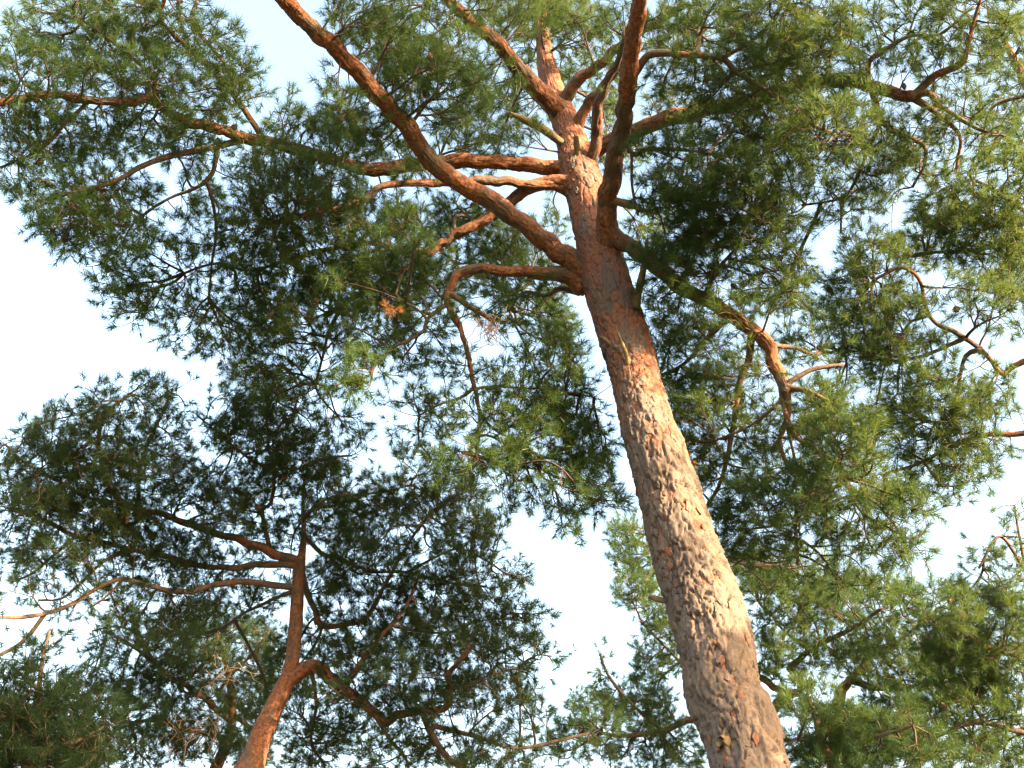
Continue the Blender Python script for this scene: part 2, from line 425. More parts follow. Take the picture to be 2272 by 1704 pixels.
    allp = np.vstack(proj); seeds_list = seeds; seeds = np.vstack(seeds); sdir = np.vstack(sdir); sid = np.concatenate(sid)
    # clouds of foliage -> branchlet points
    S = 2272 / 2212.0
    P = []
    for c in clouds.split(';'):
        v = [float(q) for q in c.split()]
        if not v: continue
        x, y, rx, ry, de = v[:5]; x, y, rx, ry = x * S, y * S, max(rx - 5, rx * .8) * S, max(ry - 5, ry * .8) * S
        if len(v) > 5: rc = v[5]
        else:
            dpx = np.hypot(allp[:, 0] - x, allp[:, 1] - y); o_ = np.argsort(dpx)[:6]
            rc = float(np.average(allp[o_, 2], weights=1 / (dpx[o_] + 10))) + rng.normal(0, .22)
        cen = at(x, y, rc); a, b = rx * rc / FPX, ry * rc / FPX; dz = .9 * (a + b) / 2 + .2
        n = max(3, int(min(de, .5 + .6 * de) * (rc / 9.3) ** 1.5 * math.pi * rx * ry / S / S / NODE_AREA))
        q = unit(rng.normal(size=(n, 3))) * (rng.uniform(0, 1, (n, 1)) ** (1 / 3.2))
        P.append(cen + q[:, :1] * a * RGT + q[:, 1:2] * b * UPV + q[:, 2:] * dz * FWD)
    for g0 in range(1, len(seeds_list)):
        sl_ = seeds_list[g0]; m_ = sl_[len(sl_) // 3:]
        if len(m_) < 2 or limbs[g0 - 1][2] > 18: continue
        kk = max(3, int(len(m_) * .9)); q = m_[rng.integers(0, len(m_), kk)]
        P.append(q + rng.normal(0, .13, (kk, 3))); P.append(m_[-1:] + rng.normal(0, .10, (5, 3)))
    P = np.vstack(P)
    par, order = grow(seeds, sdir, P)
    n = len(P)
    nch = np.ones(n); kids = [[] for _ in range(n)]; gid = np.zeros(n, int)
    for j in order[::-1]:
        if par[j] >= 0: nch[par[j]] += nch[j]; kids[par[j]].append(j)
    for j in order:
        gid[j] = gid[par[j]] if par[j] >= 0 else sid[-1 - par[j]]
    PP = lambda j: P[par[j]] if par[j] >= 0 else seeds[-1 - par[j]]
    for _ in range(2):   # relax the branchlets into smoother runs
        Q = P.copy()
        for j in range(n):
            if kids[j]:
                m_ = max(kids[j], key=lambda k: nch[k]); Q[j] = .5 * P[j] + .25 * (PP(j) + P[m_])
        P = Q
    PA = np.array([PP(j) for j in range(n)])
    E = unit(P - PA)
    Tn = E.copy()
    for j in range(n):
        if kids[j]:
            m_ = max(kids[j], key=lambda k: nch[k]); Tn[j] = E[j] + E[m_]
    Tn = unit(Tn + np.array([0, 0, .12]))
    TA = np.array([Tn[par[j]] if par[j] >= 0 else .6 * sdir[-1 - par[j]] + .6 * E[j] for j in range(n)])
    TA = unit(.45 * TA + .75 * E)
    rad = .0026 * nch ** .40
    radA = np.minimum(rad * 1.25 + .0004, np.array([rad[par[j]] if par[j] >= 0 else 1.0 for j in range(n)]))
    radA = np.where(radA > .9, rad * 1.2, radA)
    # shoots
    leaf = np.array([len(k) == 0 for k in kids])
    cnt = np.where(leaf, 2, rng.integers(1, 3, n)); cnt = np.where(nch > 16, 0, cnt)
    rep = np.repeat(np.arange(n), cnt)
    sd = unit(.75 * Tn[rep] + np.array([0, 0, .38]) + .62 * rng.normal(size=(len(rep), 3)))
    sl = np.where(leaf[rep], rng.uniform(.02, .10, len(rep)), rng.uniform(.03, .12, len(rep)))
    foot = P[rep] + sd * sl[:, None] * .6
    for g in sorted(set(gid.tolist())):
        po = limb_objs[g] if g >= 0 else trunk_o
        me_ = gid == g
        big = me_ & (rad > .0058); small = me_ & ~big
        Vs, Fs, o_ = [], [], 0
        for msk, sg, sdn in ((big, 3, 5), (small, 2, 3)):
            if msk.any():
                v, f = ring_tubes(PA[msk], P[msk], TA[msk], Tn[msk], radA[msk], rad[msk], sg, sdn); Vs.append(v); Fs.append(f + o_); o_ += len(v)
        ms = gid[rep] == g
        pa, pb = P[rep][ms], foot[ms] + sd[ms] * .07; wv = unit(np.cross(pb - pa, rng.normal(size=pa.shape))) * .0024
        v = np.stack([pa - wv, pa + wv, pb + wv * .6, pb - wv * .6], 1).reshape(-1, 3); f = np.arange(len(v)).reshape(-1, 4); Vs.append(v); Fs.append(f + o_)
        link('twigs', mesh_from('twigs', np.vstack(Vs) - base, np.vstack(Fs), M_TWIG), po, 'stuff')
        link('needles', shoots_mesh(foot[ms], sd[ms], base, needle_mat, n_need, need_len, need_w), po, 'stuff')
    # cones hang below the twigs
    cand = np.where((nch < 10))[0]
    for j in rng.choice(cand, min(cone_count, len(cand)), replace=False):
        po = limb_objs[gid[j]] if gid[j] >= 0 else trunk_o
        c = link('cone', CONE, po); c.location = P[j] - base + np.array([0, 0, -.012])
        c.rotation_euler = (rng.uniform(-.7, .7), rng.uniform(-.7, .7), rng.uniform(0, 6)); c.scale = [rng.uniform(1.0, 1.4)] * 3
    print(label[:40], 'branchlets', n, 'shoots', len(rep))
    return dict(root=root, trunk=trunk_o, C=C, R=Rr, base=base, limbs=limb_objs, proj=np.vstack(proj))

# ------------------------------------------------------------------ the big leaning pine
def rmain(y): return float(np.interp(y, [-150, 0, 150, 400, 637, 1027, 1704], [13.4, 12.6, 11.7, 10.2, 9.3, 8.0, 6.9]))
T1 = [(1664,1704,156),(1635,1600,154),(1607,1540,155),(1590,1438,157),(1562,1335,157),(1522,1232,148),(1494,1130,136),(1466,1027,128),(1431,924,115),(1407,822,108),(1376,719,108),
      (1349,637,105),(1321,513,98),(1302,431,93),(1284,380,86),(1270,318,68),(1250,257,56),(1229,205,48),(1215,154,40),(1207,103,30),(1200,20,20),(1195,-90,10)]
T1 = [(x, y, w, rmain(y)) for x, y, w in T1]
L1 = [
 ([(1300,606),(1270,584),(1222,540),(1130,473),(1048,421),(976,375),(940,329),(894,267),(822,195),(760,123),(698,67),(637,0),(570,-80)], 43, 27, -1.6, 1),
 ([(1262,376),(1232,375),(1160,365),(1078,359),(986,361),(894,365),(822,375),(719,349),(616,318),(544,306),(452,282),(390,257),(329,221),(277,231),(185,221),(103,211),(0,226),(-80,240)], 33, 10, -1.0, 1),
 ([(580,302),(508,196),(426,113),(357,45),(367,0),(372,-60)], 13, 7, -.2, 0),
 ([(508,196),(505,150),(430,55),(436,0),(440,-50)], 8, 5, .2, 0),
 ([(350,226),(343,175),(292,127),(220,72),(165,34)], 9, 4, .3, 0),
 ([(546,308),(498,320),(405,340),(326,364),(240,409),(130,433)], 15, 5, -.4, 0),
 ([(481,309),(478,357),(457,402),(361,447),(302,491)], 11, 4, .2, 0),
 ([(457,402),(474,464),(481,515),(470,600),(460,680)], 8, 4, .2, 0),
 ([(340,228),(326,200),(329,185),(300,185)], 14, 8, -.1, 0),
 ([(120,214),(60,190),(30,150)], 6, 3, .1, 0),
 ([(200,222),(140,280),(90,330),(0,372)], 7, 4, .2, 0),
 ([(1270,428),(1237,416),(1185,409),(1100,399),(996,402),(859,409),(807,440),(756,460),(690,475),(600,500)], 22, 7, -.5, 1),
 ([(1260,400),(1185,409),(1117,457),(1076,488),(996,529),(976,546),(900,600),(800,650),(720,700)], 28, 9, .1, 1),
 ([(976,546),(900,560),(820,540),(700,560),(560,600),(480,580),(400,610)], 12, 4, .1, 0),
 ([(760,680),(730,730),(715,790),(700,850)], 8, 4, -.2, 0),
 ([(1290,640),(1261,615),(1203,605),(1158,601),(1117,601),(1076,593),(1048,598),(1017,608),(1003,632),(992,655),(990,667),(997,691),(1017,722),(1031,759),(1041,794),(1046,842),(1058,876),(1064,921),(1060,979),(1055,1024)], 36, 5, -.9, 1, 2.0),
 ([(997,650),(1014,663),(1048,684),(1079,701),(1100,715)], 14, 8, -.1, 0),
 ([(988,680),(948,711),(938,735),(907,756),(870,770)], 9, 5, -.2, 0),
 ([(948,711),(935,690),(900,672),(880,660)], 6, 4, -.1, 0),
 ([(1048,860),(1020,880),(980,900),(930,920)], 7, 3, .1, 0),
 ([(1058,862),(1100,858),(1160,862),(1230,865),(1320,880)], 5, 2, .2, 0),
 ([(1064,921),(1095,950),(1130,970),(1180,990)], 6, 3, .3, 0),
 ([(1290,650),(1240,640),(1210,655),(1160,650),(1130,690)], 13, 5, .9, 1),
 ([(1344,585),(1345,530),(1346,480),(1350,440),(1358,400),(1371,330),(1385,247),(1398,165),(1409,69),(1416,0),(1420,-80)], 43, 28, -1.5, 1),
 ([(1306,378),(1320,309),(1333,223),(1354,165),(1374,137),(1390,60)], 27, 10, -.5, 1),
 ([(1250,262),(1237,247),(1210,213),(1168,168),(1134,127),(1093,86),(1048,52),(1024,31),(960,-30)], 40, 20, -1.2, 1),
 ([(1240,240),(1251,220),(1282,182),(1320,151),(1347,127),(1371,103),(1440,60),(1520,10)], 28, 10, -.3, 1),
 ([(1272,300),(1282,275),(1299,240),(1323,210),(1347,179),(1390,120),(1430,40)], 27, 9, -.2, 1),
 ([(1280,345),(1306,332),(1354,316),(1402,295),(1460,271),(1516,254),(1580,240),(1643,228),(1760,196),(1866,182),(1924,187),(1976,206),(2027,216)], 34, 22, -1.3, 1),
 ([(2027,212),(2051,186),(2075,161),(2134,141),(2154,69),(2178,0)], 16, 5, .1, 0),
 ([(2027,216),(2089,261),(2127,302),(2124,344),(2120,374)], 14, 5, .1, 0),
 ([(2040,210),(2062,206),(2089,237),(2165,285),(2227,302)], 13, 4, -.2, 0),
 ([(1935,198),(1955,268),(1993,299),(2048,320),(2055,364),(2027,412)], 14, 5, .2, 0),
 ([(1924,182),(1931,137),(1976,103),(2027,74),(2089,74),(2161,14)], 12, 4, .2, 0),
 ([(1955,268),(1924,344),(1893,402),(1866,443),(1780,457)], 9, 4, .3, 0),
 ([(1866,443),(1866,480),(1866,515)], 6, 3, .1, 0),
 ([(1396,180),(1440,120),(1512,120),(1598,131),(1636,161),(1694,203),(1746,227),(1797,271),(1856,299)], 17, 5, -.5, 1),
 ([(1636,158),(1753,134),(1838,110)], 7, 3, -.1, 0),
 ([(1598,131),(1667,93),(1708,52),(1746,0)], 9, 4, -.2, 0),
 ([(1380,290),(1403,345),(1440,330),(1520,335),(1600,345)], 10, 5, -.4, 1),
 ([(1403,340),(1406,420),(1415,480)], 7, 4, -.1, 0),
 ([(1345,505),(1400,548),(1450,590),(1512,636),(1581,670),(1639,711),(1694,749),(1711,780),(1722,821),(1739,852),(1753,869)], 36, 24, -.9, 1),
 ([(1667,745),(1663,801),(1643,842),(1632,893),(1625,962),(1601,1065),(1574,1117)], 15, 7, .1, 0),
 ([(1735,850),(1735,893),(1759,962),(1804,993),(1849,1021),(1890,1082)], 13, 5, -.4, 0),
 ([(1749,862),(1753,911),(1732,979),(1746,1031),(1773,1048),(1800,1130)], 14, 5, .2, 0),
 ([(1753,856),(1780,828),(1814,811),(1873,808)], 12, 6, .1, 0),
 ([(1750,862),(1773,866),(1804,876),(1860,900)], 13, 6, -.2, 0),
 ([(1700,755),(1718,763),(1770,773),(1814,794)], 12, 5, .3, 0),
 ([(1728,890),(1660,948),(1574,983)], 8, 4, .1, 0),
 ([(1610,700),(1598,722),(1557,763),(1512,808),(1460,840)], 11, 6, .3, 0),
 ([(1745,940),(1749,962),(1766,1048),(1766,1131),(1770,1250)], 7, 4, .2, 0),
 ([(1560,663),(1590,600),(1640,540),(1660,470)], 9, 4, -.4, 0),
 ([(1574,1110),(1560,1150),(1540,1200)], 8, 4, .1, 0),
]
C1 = '''150 80 110 80 .9;60 165 80 80 .9;250 60 110 80 .9;380 60 100 80 .7;480 120 60 80 .6;525 200 50 65 .7;430 200 110 90 .7;270 170 110 80 .9;30 280 60 70 .8;150 290 120 60 1;
300 290 100 55 1;420 330 80 45 .8;70 340 60 50 .8;100 425 70 50 1;230 420 100 70 1.1;200 500 110 55 1.1;300 515 70 50 .9;130 460 60 50 1;440 440 60 60 .8;450 560 80 55 .8;280 590 90 45 .9;270 665 55 45 .9;
350 650 80 65 .8;430 715 80 65 .8;500 640 80 75 .8;560 720 80 70 .8;600 400 100 95 1.01;560 500 90 75 0.94;680 420 110 85 0.94;700 520 120 75 0.94;620 600 110 75 1.2;780 480 110 85 0.94;850 560 110 85 1.01;
760 620 110 75 1.2;880 620 100 75 1.2;650 700 110 65 1.1;820 700 100 65 .9;930 690 90 55 .6;730 300 70 55 .9;880 492 60 38 1.5 8.3;775 800 45 45 1.3 8.1;732 612 22 22 1.5 8.3;760 830 55 35 1.3 8.1;
560 800 80 50 .9;640 840 90 60 1;700 760 70 45 .8;1060 640 80 55 .6;1150 610 70 45 .6;1150 690 90 55 .8;1200 780 80 75 1;1080 820 90 55 .5;960 780 80 55 .4;900 860 80 50 .3;1000 900 80 50 .6;1120 900 100 65 1;
1230 880 80 75 1.1;1060 1000 80 65 1;1180 990 100 75 1;1270 970 70 75 1.1;1120 1070 60 40 .7;1240 1060 80 55 .9;1220 1140 45 40 .8;930 950 60 60 .4;1310 1080 50 50 .8;
725 215 40 65 .8;650 275 50 35 .6;800 260 80 75 1.1;800 40 100 65 1.1;900 90 110 85 1.3;960 190 100 85 1.3;1000 290 80 55 1.1;1070 180 70 65 1;1090 40 80 55 1.1;850 150 70 55 1;1130 300 45 35 .9;
1260 60 70 55 .8;1210 10 80 45 .9;1300 130 40 55 .5;1330 40 40 45 .8;735 70 30 45 .7;760 340 60 45 .8;1010 20 70 40 1.1;860 330 60 45 .9;1180 230 40 40 .4 12;1330 290 40 70 .4 11.5;
1450 60 70 65 1;1550 50 100 65 1.2;1680 60 100 75 1.2;1480 160 80 65 .9;1600 180 100 75 1.1;1720 180 100 85 1.2;1790 80 60 75 1.1;1450 240 70 50 .7;1560 290 90 60 1.1;1650 300 100 75 1.01;1760 290 90 75 1.2;
1840 260 60 75 .9;1500 380 90 65 1.1;1600 400 100 75 1.01;1420 330 60 45 .9;1430 430 60 55 1;1520 480 100 75 1.2;1620 500 100 85 1.3;1690 430 50 70 .8;1690 590 60 70 1.1;1480 560 90 55 1.1;1560 610 90 45 .8;1430 640 50 60 .9;
1860 150 60 55 .9;1900 50 70 55 .6;2000 60 90 65 .6;2100 60 80 65 .7;1950 130 60 40 .4;2050 150 90 55 .5;1960 280 80 65 .6;2080 260 90 65 .6;1900 350 80 75 .7;2000 370 80 55 .6;1800 390 70 65 .6;1880 440 70 50 .5;1780 470 50 40 .4;
1480 720 80 65 .9;1560 700 70 55 .7;1450 800 60 75 1;1550 820 80 75 .9;1500 900 70 75 1;1620 800 70 65 .5;1700 650 50 45 .5;1600 900 80 65 .6;1510 1000 60 75 1;1590 1000 80 75 .8;1680 950 70 80 .6;
1760 900 65 70 1.2;1830 960 80 85 1.4;1800 1050 100 75 1.2;1700 1080 90 75 .8;1620 1100 80 65 .9;1870 1060 55 50 1.1;1560 1180 80 55 .9;1680 1180 80 65 .8;1790 1150 80 65 .8;1900 1160 90 55 .8;1830 1240 80 45 .7;1960 1200 50 35 .6;
1000 470 80 50 1 11;1100 525 90 45 .9 11;1195 480 35 60 .6 11;1040 560 80 40 1 11;1200 570 40 30 .6 11;1130 110 60 60 .9 12.3;1240 160 50 50 .8 12.4;1150 30 60 40 1 12.5;1300 230 40 60 .7 11.8;1130 230 60 50 .8 11.8;1060 330 60 50 .9 11;
1190 40 50 45 1.3 11.7;1250 90 50 40 .9 11.7;1680 640 60 50 .7 10.5;1760 700 70 60 .8 10.5;1840 780 60 50 .8 10;1600 650 60 40 .8 10.5;1720 760 70 50 .6 10.3;1780 860 50 40 .6 10;1650 1240 70 50 .9 10.5;1750 1230 80 50 .9 10.5;1950 1100 60 50 .8;1340 330 60 60 .7 11.4;1400 480 50 60 .8 10.6;850 780 70 50 .6;900 930 60 45 .4;1000 1000 60 50 .8;740 920 60 45 .7 10;960 500 70 50 1.2 11;1060 470 60 40 1 11.2;1130 560 80 40 1.2 11;1000 590 70 40 1 10.8;1170 640 60 50 1 10.8;1090 600 70 40 1 10.5;1200 700 50 60 1 10.5;640 290 60 40 .7 9.8;1180 860 70 60 .8 10;1330 200 50 50 .8 12;1410 550 45 40 1.3 8.7;1455 592 40 34 1.3 8.7;1490 620 30 26 1 8.6;620 230 40 40 .5;900 380 60 35 .8;590 330 50 40 .9'''
main = pine_tree('tall leaning red-barked pine whose thick trunk crosses the middle of the view', T1, L1, C1, trunk_fine=True, cone_count=64)

# ------------------------------------------------------------------ the shaded pine, lower left
T2 = [(540,1740,74),(556,1704,66),(566,1675,54),(580,1632,49),(603,1581,46),(627,1529,41),(643,1495,37),(651,1443,33),(657,1375,32),(661,1306,29),(665,1254,27),(670,1227,18),(674,1179,11),(672,1120,8),(676,1060,5)]
def r2(y): return float(np.interp(y, [1060, 1254, 1500, 1740], [11.6, 11.0, 10.4, 10.0]))
T2 = [(x, y, w * .9, r2(y)) for x, y, w in T2]
L2 = [
 ([(662,1246),(646,1240),(601,1227),(557,1206),(515,1189),(464,1179),(412,1160),(361,1141),(309,1134),(275,1117),(240,1075),(220,1014),(220,962),(237,917),(285,876)], 20, 5, -.9, 1),
 ([(309,1134),(305,1090),(309,1048),(323,996),(350,938),(385,859)], 9, 4, .1, 0),
 ([(275,1117),(190,1100),(120,1060),(60,1030),(10,985)], 8, 4, -.2, 0),
 ([(600,1226),(598,1210),(584,1134),(601,1117),(608,1041),(598,979),(640,940),(660,880)], 9, 4, -.4, 1),
 ([(608,1041),(560,1020),(520,990),(480,960),(440,920)], 6, 3, 0, 0),
 ([(608,1060),(660,1040),(720,1020),(780,1010)], 6, 3, -.2, 0),
 ([(660,1256),(639,1251),(584,1253),(515,1259),(429,1254),(378,1237),(309,1225),(240,1206),(165,1189),(103,1158),(30,1130)], 15, 6, -.6, 1),
 ([(292,1222),(240,1240),(199,1271),(165,1306),(134,1330),(86,1330)], 8, 4, -.1, 0),
 ([(170,1190),(113,1234),(76,1271),(30,1290)], 7, 4, .1, 0),
 ([(658,1304),(643,1302),(584,1295),(529,1289),(474,1299),(429,1309),(378,1311),(326,1299),(268,1287),(223,1302),(165,1337),(103,1361),(45,1371),(0,1369),(-60,1372)], 15, 6, -1.2, 1),
 ([(103,1361),(69,1405),(34,1436),(0,1450),(-40,1470)], 8, 5, -.1, 0),
 ([(268,1290),(230,1330),(200,1350)], 6, 3, 0, 0),
 ([(640,1504),(653,1502),(680,1481),(708,1481),(732,1502),(756,1522),(797,1550),(842,1591),(859,1601),(887,1584),(928,1579),(969,1574),(997,1557),(1003,1522),(993,1495),(1024,1460),(1041,1436)], 27, 8, -.9, 1),
 ([(938,1580),(955,1625),(976,1660),(1003,1691),(1024,1704),(1060,1760)], 14, 10, -.2, 0),
 ([(1003,1529),(1048,1515),(1100,1495),(1160,1480)], 7, 4, 0, 0),
 ([(959,1612),(1048,1632),(1120,1656),(1168,1658),(1237,1646),(1306,1625)], 10, 5, .2, 0),
 ([(760,1520),(773,1515),(808,1460),(835,1426),(869,1385),(904,1340),(928,1282)], 13, 6, .4, 0),
 ([(665,1262),(680,1310),(700,1354),(715,1388),(760,1388),(808,1375),(832,1340),(859,1289),(893,1230),(928,1179),(960,1130)], 14, 5, -.5, 1),
 ([(673,1185),(715,1227),(760,1241),(825,1268),(900,1271),(997,1292),(1080,1300)], 10, 4, -.4, 1),
 ([(900,1271),(960,1240),(1020,1220),(1090,1250)], 6, 3, 0, 0),
 ([(870,1385),(940,1400),(1000,1400),(1060,1380),(1130,1370)], 7, 3, 0, 0),
 ([(655,1310),(639,1316),(550,1354),(498,1388),(440,1410)], 9, 4, .8, 1),
 ([(674,1150),(720,1110),(780,1100),(860,1090),(930,1070)], 8, 3, -.2, 1),
 ([(842,1595),(870,1650),(900,1690),(910,1740)], 7, 5, -.1, 0),
 ([(690,1490),(700,1560),(690,1640),(720,1700)], 9, 5, .6, 0),
]
C2 = '''300 850 60 55 .6;240 880 75 55 .75;180 920 75 55 .9;100 950 80 45 .8;40 1000 65 55 .9;360 900 45 60 .7;330 990 80 65 1;230 1000 100 65 1.2;140 1030 100 55 1.3;60 1080 80 55 1.5;180 1110 110 55 1.3;300 1100 100 55 1.2;
420 1040 80 55 1;470 930 50 55 .7;540 950 80 65 1.2;620 930 80 65 1.1;510 880 50 50 .7;560 870 60 50 1;650 1000 90 65 1.1;570 1060 80 65 1.1;700 1060 70 65 1.1;480 1120 80 55 1.2;600 1150 80 45 1;760 980 45 50 .4;
40 1170 60 45 1.1;140 1200 90 45 .9;260 1180 100 55 1.1;380 1200 100 45 1.1;500 1230 100 35 1;50 1270 50 35 .6;240 1285 90 40 .6;330 1340 90 45 .9;430 1290 80 45 .9;540 1310 60 45 .9;
720 1130 80 55 1.1;800 1090 80 65 1.1;900 1080 80 65 1.1;980 1060 70 65 1;1050 1140 60 50 .9;880 1170 100 55 1.1;1010 1200 70 55 1.1;760 1200 80 55 1.1;1090 1250 60 45 .8;960 1280 100 55 1.2;830 1260 90 55 1;1060 1330 90 55 1.1;1150 1340 50 40 .6;
950 1370 80 55 1.1;800 1350 80 55 .9;720 1290 50 45 .8;1100 1420 90 45 1.1;1000 1430 80 55 .7;1175 1430 35 40 .5;880 1450 80 50 .9;750 1430 80 45 .8;1080 1500 90 45 1;950 1510 80 35 .8;1150 1540 50 45 .8;830 1510 60 40 .7;
740 1570 90 55 1.2;680 1620 70 45 1.3;840 1630 90 45 1;960 1630 80 45 .9;640 1540 40 55 1 11;1060 1580 80 40 .9;1100 1640 80 40 1;720 1500 60 40 .9;620 1450 60 80 1 11.5;700 1380 70 60 1;560 1560 50 60 1 12;640 1250 50 40 .8 11.6;720 1240 60 50 .9;330 1260 90 30 .7;430 1350 80 40 1;880 1350 70 50 1;900 1540 80 40 1;1000 1500 70 40 .9;820 1420 70 40 .9;160 1270 80 30 .4;1020 1640 60 30 1;900 1000 60 40 .6;1000 1130 60 40 .8;780 1480 60 40 .8'''
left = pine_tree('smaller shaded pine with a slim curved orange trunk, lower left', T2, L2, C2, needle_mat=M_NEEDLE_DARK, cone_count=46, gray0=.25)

# ------------------------------------------------------------------ dark pine in the bottom left corner
T3 = [(40,1900,44,8.0),(55,1760,30,8.2),(70,1640,20,8.4),(85,1540,11,8.6),(95,1460,6,8.8),(110,1400,4,8.9)]
L3 = [([(60,1700),(120,1660),(180,1640),(230,1620)],12,5,-.2,1),([(66,1640),(20,1600),(-30,1580)],12,5,-.2,1),([(75,1600),(130,1560),(180,1540)],10,4,.1,1),([(85,1530),(40,1490),(10,1470)],8,4,.1,1)]
C3 = '''60 1520 100 55 1.6;60 1600 110 65 1.9;170 1610 70 55 1.4;130 1560 70 40 1.2;55 1450 55 40 .7;100 1400 35 28 .5;60 1660 110 40 1.8;160 1660 70 30 1.3;200 1540 40 40 .6;110 1640 90 40 1.2;30 1560 50 60 1.2'''
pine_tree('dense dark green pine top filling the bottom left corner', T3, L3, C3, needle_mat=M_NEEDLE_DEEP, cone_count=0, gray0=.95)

# ------------------------------------------------------------------ background pine behind the shaded one
T9 = [(455,1800,30,13.2),(481,1700,24,13.3),(508,1642,20,13.4),(515,1560,16,13.6),(500,1470,11,13.8),(480,1400,7,14)]
L9 = [([(512,1600),(440,1540),(380,1500),(300,1440),(230,1400)],13,5,-.6,1),([(508,1640),(420,1620),(330,1600),(250,1620)],12,5,-.5,1),([(505,1500),(560,1450),(600,1400)],9,4,-.3,1),([(340,1468),(310,1410),(260,1390),(203,1400)],7,3,0,0),
      ([(510,1580),(560,1620),(600,1680)],10,5,-.4,1)]
C9 = '''380 1400 100 55 1.40;500 1380 100 55 1.54;570 1420 50 55 1.54;440 1460 100 55 1.54;250 1380 80 45 0.84;225 1470 75 55 1.26;330 1480 80 55 1.26;530 1500 60 55 1.40;410 1560 100 55 1.26;280 1570 100 55 1.26;500 1600 60 55 1.12;240 1620 70 45 0.98;350 1630 90 40 0.98;560 1630 40 40 0.98'''
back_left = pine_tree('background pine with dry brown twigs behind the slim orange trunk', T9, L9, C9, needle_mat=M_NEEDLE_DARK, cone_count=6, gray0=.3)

# ------------------------------------------------------------------ pine reaching in from the right edge
def world_trunk(pts):
    """world polyline [(x,y,z,radius)] -> picture-space trunk rows"""
    out = []
    for x, y, z, rd in pts:
        v = np.array([x, y, z]) - CAM; dd = v @ FWD; r = np.linalg.norm(v)
        out.append((CX + FPX * (v @ RGT) / dd, CY - FPX * (v @ UPV) / dd, rd * 2 * FPX / r / .96, r))
    return out
T4 = world_trunk([(5.15, 6.1, 3.0, .17), (5.05, 6.2, 5.0, .155), (5.0, 6.3, 7.0, .135), (5.05, 6.35, 9.0, .10), (5.1, 6.3, 10.5, .06), (5.1, 6.3, 11.6, .02)])
L4 = [([(2620,760),(2400,770),(2272,804),(2223,828),(2199,804),(2179,777),(2124,739),(2075,715),(2051,680),(2045,629),(2021,598),(1993,594),(1941,622)],17,5,-.3,1),
      ([(2179,777),(2140,790),(2130,850),(2120,900),(2090,940)],10,4,.1,0),
      ([(2051,700),(2010,720),(1990,780)],7,3,.1,0),
      ([(2560,500),(2400,480),(2272,491),(2216,536),(2150,560),(2080,560),(2000,570)],18,5,-.3,1),
      ([(2300,488),(2230,440),(2160,400),(2100,420)],9,4,-.2,0),
      ([(2140,750),(2050,790),(1960,800),(1900,770)],9,4,.2,0),
      ([(2500,900),(2380,930),(2272,960),(2180,960),(2100,1000),(2030,1030),(1960,1050)],16,4,-.2,1),
      ([(2540,200),(2400,180),(2280,210),(2200,240),(2170,330)],14,4,-.2,1),
      ([(2400,180),(2290,90),(2220,60)],9,4,0,0)]
L4W = [[(5.15,6.1,4.9,.05),(5.3,5.4,5.3,.045),(5.45,4.6,5.5,.035),(5.55,3.8,5.65,.025),(5.65,3.0,5.75,.012)]]  # added limb out of view, there to shade the lower big trunk
L4 += [([(a[0], a[1]) for a in world_trunk(L4W[0])], 26, 12, -1.0, 1)]
C4 = '''2150 420 70 90 1.4;2060 470 80 80 1.4;1990 530 60 60 1.3;2140 540 80 70 1.3;2200 560 50 90 1.2;1880 555 60 50 1.3;1850 630 80 60 1.2;1930 650 70 50 .9;1880 730 90 60 1.2;1960 780 90 70 1.1;2070 640 60 50 .6;2150 650 60 60 .8;
2100 840 80 55 .8;2020 880 80 70 1;2090 950 70 60 1;2000 980 80 60 1.1;1930 900 70 60 1.1;2060 1040 60 45 1;1940 1060 60 45 1;2190 700 30 50 .6;2150 880 35 45 .5;2125 980 30 55 .8;2185 330 45 60 .8;2185 230 40 90 .9;2180 100 40 90 1.1;3677 333 160 130 2.4 7.65;3252 766 110 90 .6 7.98;3304 -105 190 190 .15 8.44;3019 -465 170 150 .12 9.6'''  # final clouds, past the frame, are added to shade and dapple the big trunk
pine_tree('sunlit pine reaching in from the right edge with a crooked bare branch', T4, L4, C4, cone_count=14, gray0=.4, need_len=.092)

# ------------------------------------------------------------------ tall pine beyond the right side of the view, whose shade falls on the trees at the left
T10 = world_trunk([(6.0, -.4, 3.0, .17), (5.95, -.3, 6.0, .15), (5.9, -.2, 9.0, .12), (5.85, -.1, 11.0, .08), (5.8, 0, 13.2, .02)])
def wl(pts): return [(a[0], a[1]) for a in world_trunk([(*p, .05) for p in pts])]
def wr(p): return float(np.linalg.norm(np.array(p) - CAM))
def wc(x, y, z, rad, de):
    px, py, _, r = world_trunk([(x, y, z, .05)])[0]; k = rad / r * FPX * 2212 / 2272
    return '%.0f %.0f %.0f %.0f %.2f %.2f' % (px * 2212 / 2272, py * 2212 / 2272, k, k, de, r)
L10 = []
for a, b, c in (((5.9, -.2, 9.3), (5.85, .8, 9.7), (5.8, 1.8, 10.0)), ((5.87, -.1, 10.4), (5.8, -1.0, 11.2), (5.8, -1.9, 11.8)), ((5.95, -.25, 7.2), (5.85, .1, 7.3), (5.8, .6, 7.5)), ((5.9, -.2, 8.8), (5.9, -.7, 9.0), (5.85, -1.3, 9.2)), ((5.87, -.1, 10.8), (5.8, .6, 11.5), (5.8, 1.2, 12.0))):
    L10.append((wl([a, b, c]), 14, 5, wr(c) - wr(a), 1))
C10 = ';'.join([wc(5.8, 1.85, 10.0, .5, .6), wc(5.8, .3, 7.5, .9, .7), wc(5.85, .6, 10.5, .75, .5), wc(5.8, 1.3, 12.2, .8, .5), wc(5.8, -1.9, 11.8, .95, .6), wc(5.8, -.7, 10.8, .85, .6), wc(5.85, -1.3, 9.1, .95, .6), wc(5.8, -.6, 12.4, .8, .4)])
